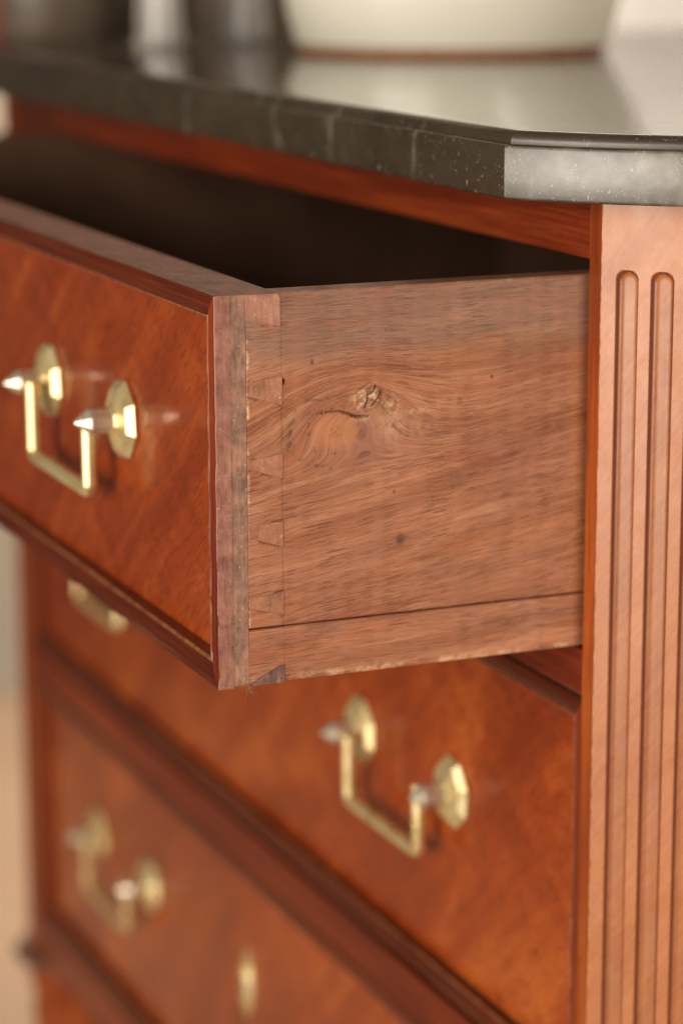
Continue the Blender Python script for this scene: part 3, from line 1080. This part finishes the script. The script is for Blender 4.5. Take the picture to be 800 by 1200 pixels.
    sm[:cnt] = smo.reshape(-1)
    me = o.data
    a = me.attributes.new('flow', 'FLOAT_VECTOR', 'POINT')
    a.data.foreach_set('vector', fl.reshape(-1))
    a = me.attributes.new('marks', 'FLOAT_COLOR', 'POINT')
    a.data.foreach_set('color', mk.reshape(-1))
    a = me.attributes.new('smooth', 'FLOAT', 'POINT')
    a.data.foreach_set('value', sm)
    me.polygons.foreach_set('use_smooth', [len(p.vertices) == 4 and p.index < len(q) for p in me.polygons])
    return o


sb = side_board("side_board", ZSEAM, H, True)
sb['label'] = "raw reddish drawer side with a knot and a short split"
side_board("side_strip", 0.0004, ZSEAM - 0.0001, False)


def pin(poly, mat, name="dovetail_pin", proud=0.00022, back=-0.004, bevel=0.00012):
    n = len(poly)
    V = [(proud, y, z) for y, z in poly] + [(back, y, z) for y, z in poly]
    Fc = [tuple(range(n)), tuple(range(2 * n - 1, n - 1, -1))] + [(k, (k + 1) % n, n + (k + 1) % n, n + k) for k in range(n)]
    return mesh(name, V, Fc, mat, dr, bevel=bevel, segs=1)


gp = 0.00022
for l0, l1, r0, r1 in PINS:
    pin([(Y1 + 0.0002, l0 + gp), (Y2 - 0.0001, r0 + gp), (Y2 - 0.0001, r1 - gp), (Y1 + 0.0002, l1 - gp)], M_PIN)
pin([(Y1 - 0.0001, 0.1124), (Y2 - 0.0006, 0.1098), (Y2 - 0.0007, H - 0.0014), (Y2 - 0.0016, H - 0.0002), (Y1 - 0.0001, H - 0.0002)], M_TOPPIN, proud=0.0003)
# broken lower half pin: jagged stump set back in its dark socket, tip left on the front
bp = [(Y1 + 0.0004, 0.0002), (Y2 - 0.0003, 0.0002), (Y2 - 0.0002, 0.0058), (Y2 - 0.0014, 0.0056), (Y2 - 0.004, 0.0044), (Y2 - 0.007, 0.0030), (Y1 + 0.002, 0.0014)]
o = pin(bp, M_BROKEN, "broken_dovetail_pin", 0.00055)
o['label'] = "dark broken lower dovetail pin"

# other side, back and bottom of the open drawer
box("side_board", (-WD + 0.0010, -WD + 0.0100, Y1 + 0.0004, 0.42, 0.0006, H), M_INNER, dr)
box("back_board", (-WD + 0.0105, -0.0098, 0.405, 0.415, 0.012, H - 0.006), M_INNER, dr)
box("drawer_bottom", (-WD + 0.0105, -0.0098, Y2 + 0.0003, 0.404, 0.006, 0.012), M_INNER, dr)

# lint hanging from the lower corner
cu = bpy.data.curves.new("lint", 'CURVE')
cu.dimensions = '3D'
cu.bevel_depth = 0.00007
cu.bevel_resolution = 0
for k in range(5):
    sp = cu.splines.new('POLY')
    sp.points.add(6)
    x, y, z = 0.0003, 0.0082 + 0.0006 * k, 0.0012
    for i, p in enumerate(sp.points):
        p.co = (x, y, z, 1)
        x += rng.uniform(-0.0003, 0.0004)
        y += rng.uniform(-0.0007, 0.0008) + (0.0012 - 0.0004 * k) * 0.3
        z -= rng.uniform(0.0003, 0.0010)
cu.materials.append(M_LINT)
li = bpy.data.objects.new("lint", cu)
link(li, dr)
li['kind'] = 'stuff'

# ------------------------------------------------------------------ things on the marble top, out of focus
PC = (-0.470, 0.177)
pot = thing("ceramic_pot", "wide cream glazed pot with a bare terracotta foot, standing on the marble", "pot", (PC[0], PC[1], ZT + 0.0003))
PR = 1.13
lathe("pot_body", [(PR * r_, z_) for r_, z_ in [(0.066, 0.0035), (0.0685, 0.0045), (0.072, 0.020), (0.079, 0.07), (0.083, 0.13), (0.085, 0.150), (0.087, 0.153), (0.086, 0.157), (0.082, 0.157), (0.080, 0.150),
                   (0.075, 0.07), (0.064, 0.016)]], M_POT, pot, 64)
lathe("foot_ring", [(PR * r_, z_) for r_, z_ in [(0.0640, 0.0), (0.0665, 0.0006), (0.0670, 0.0033), (0.060, 0.0034)]], M_CLAY, pot, 64)


def bottle(name, mat, x, y, s, label, cat, prof, group=None):
    t = thing(name, label, cat, (x, y, ZT + 0.0003), group)
    lathe(cat + "_body", [(r * s, z * s) for r, z in prof], mat, t, 40)
    return t


JAR = [(0.043, 0.0), (0.0445, 0.003), (0.046, 0.04), (0.047, 0.09), (0.042, 0.13), (0.030, 0.15), (0.026, 0.165), (0.029, 0.172), (0.026, 0.173), (0.022, 0.168)]
BOT = [(0.010, 0.0), (0.0118, 0.002), (0.0120, 0.006), (0.0108, 0.020), (0.0102, 0.06), (0.0102, 0.12), (0.0112, 0.15), (0.0095, 0.152), (0.009, 0.146)]
bottle("stoneware_jar", M_JAR, -0.650, 0.030, 0.95, "dark brown glazed jar at the far left end of the marble top", "jar", JAR)
bottle("stoneware_jar", M_TANJAR, -0.680, 0.155, 1.05, "dull tan glazed jar behind the pale candlestick nearest the cream pot", "jar", JAR)
bottle("candlestick", M_BOTTLE, -0.570, 0.060, 1.0, "slim pale grey candlestick beside the dark jar at the far left end", "candlestick", BOT, "pale grey candlesticks on the marble top")
bottle("candlestick", M_BOTTLE, -0.600, 0.118, 1.0, "slim pale grey candlestick between the other candlestick and the cream pot", "candlestick", BOT, "pale grey candlesticks on the marble top")
bottle("red_vase", M_RED, -0.655, -0.015, 0.6, "small dull red vase at the front left corner of the marble top", "vase", JAR)
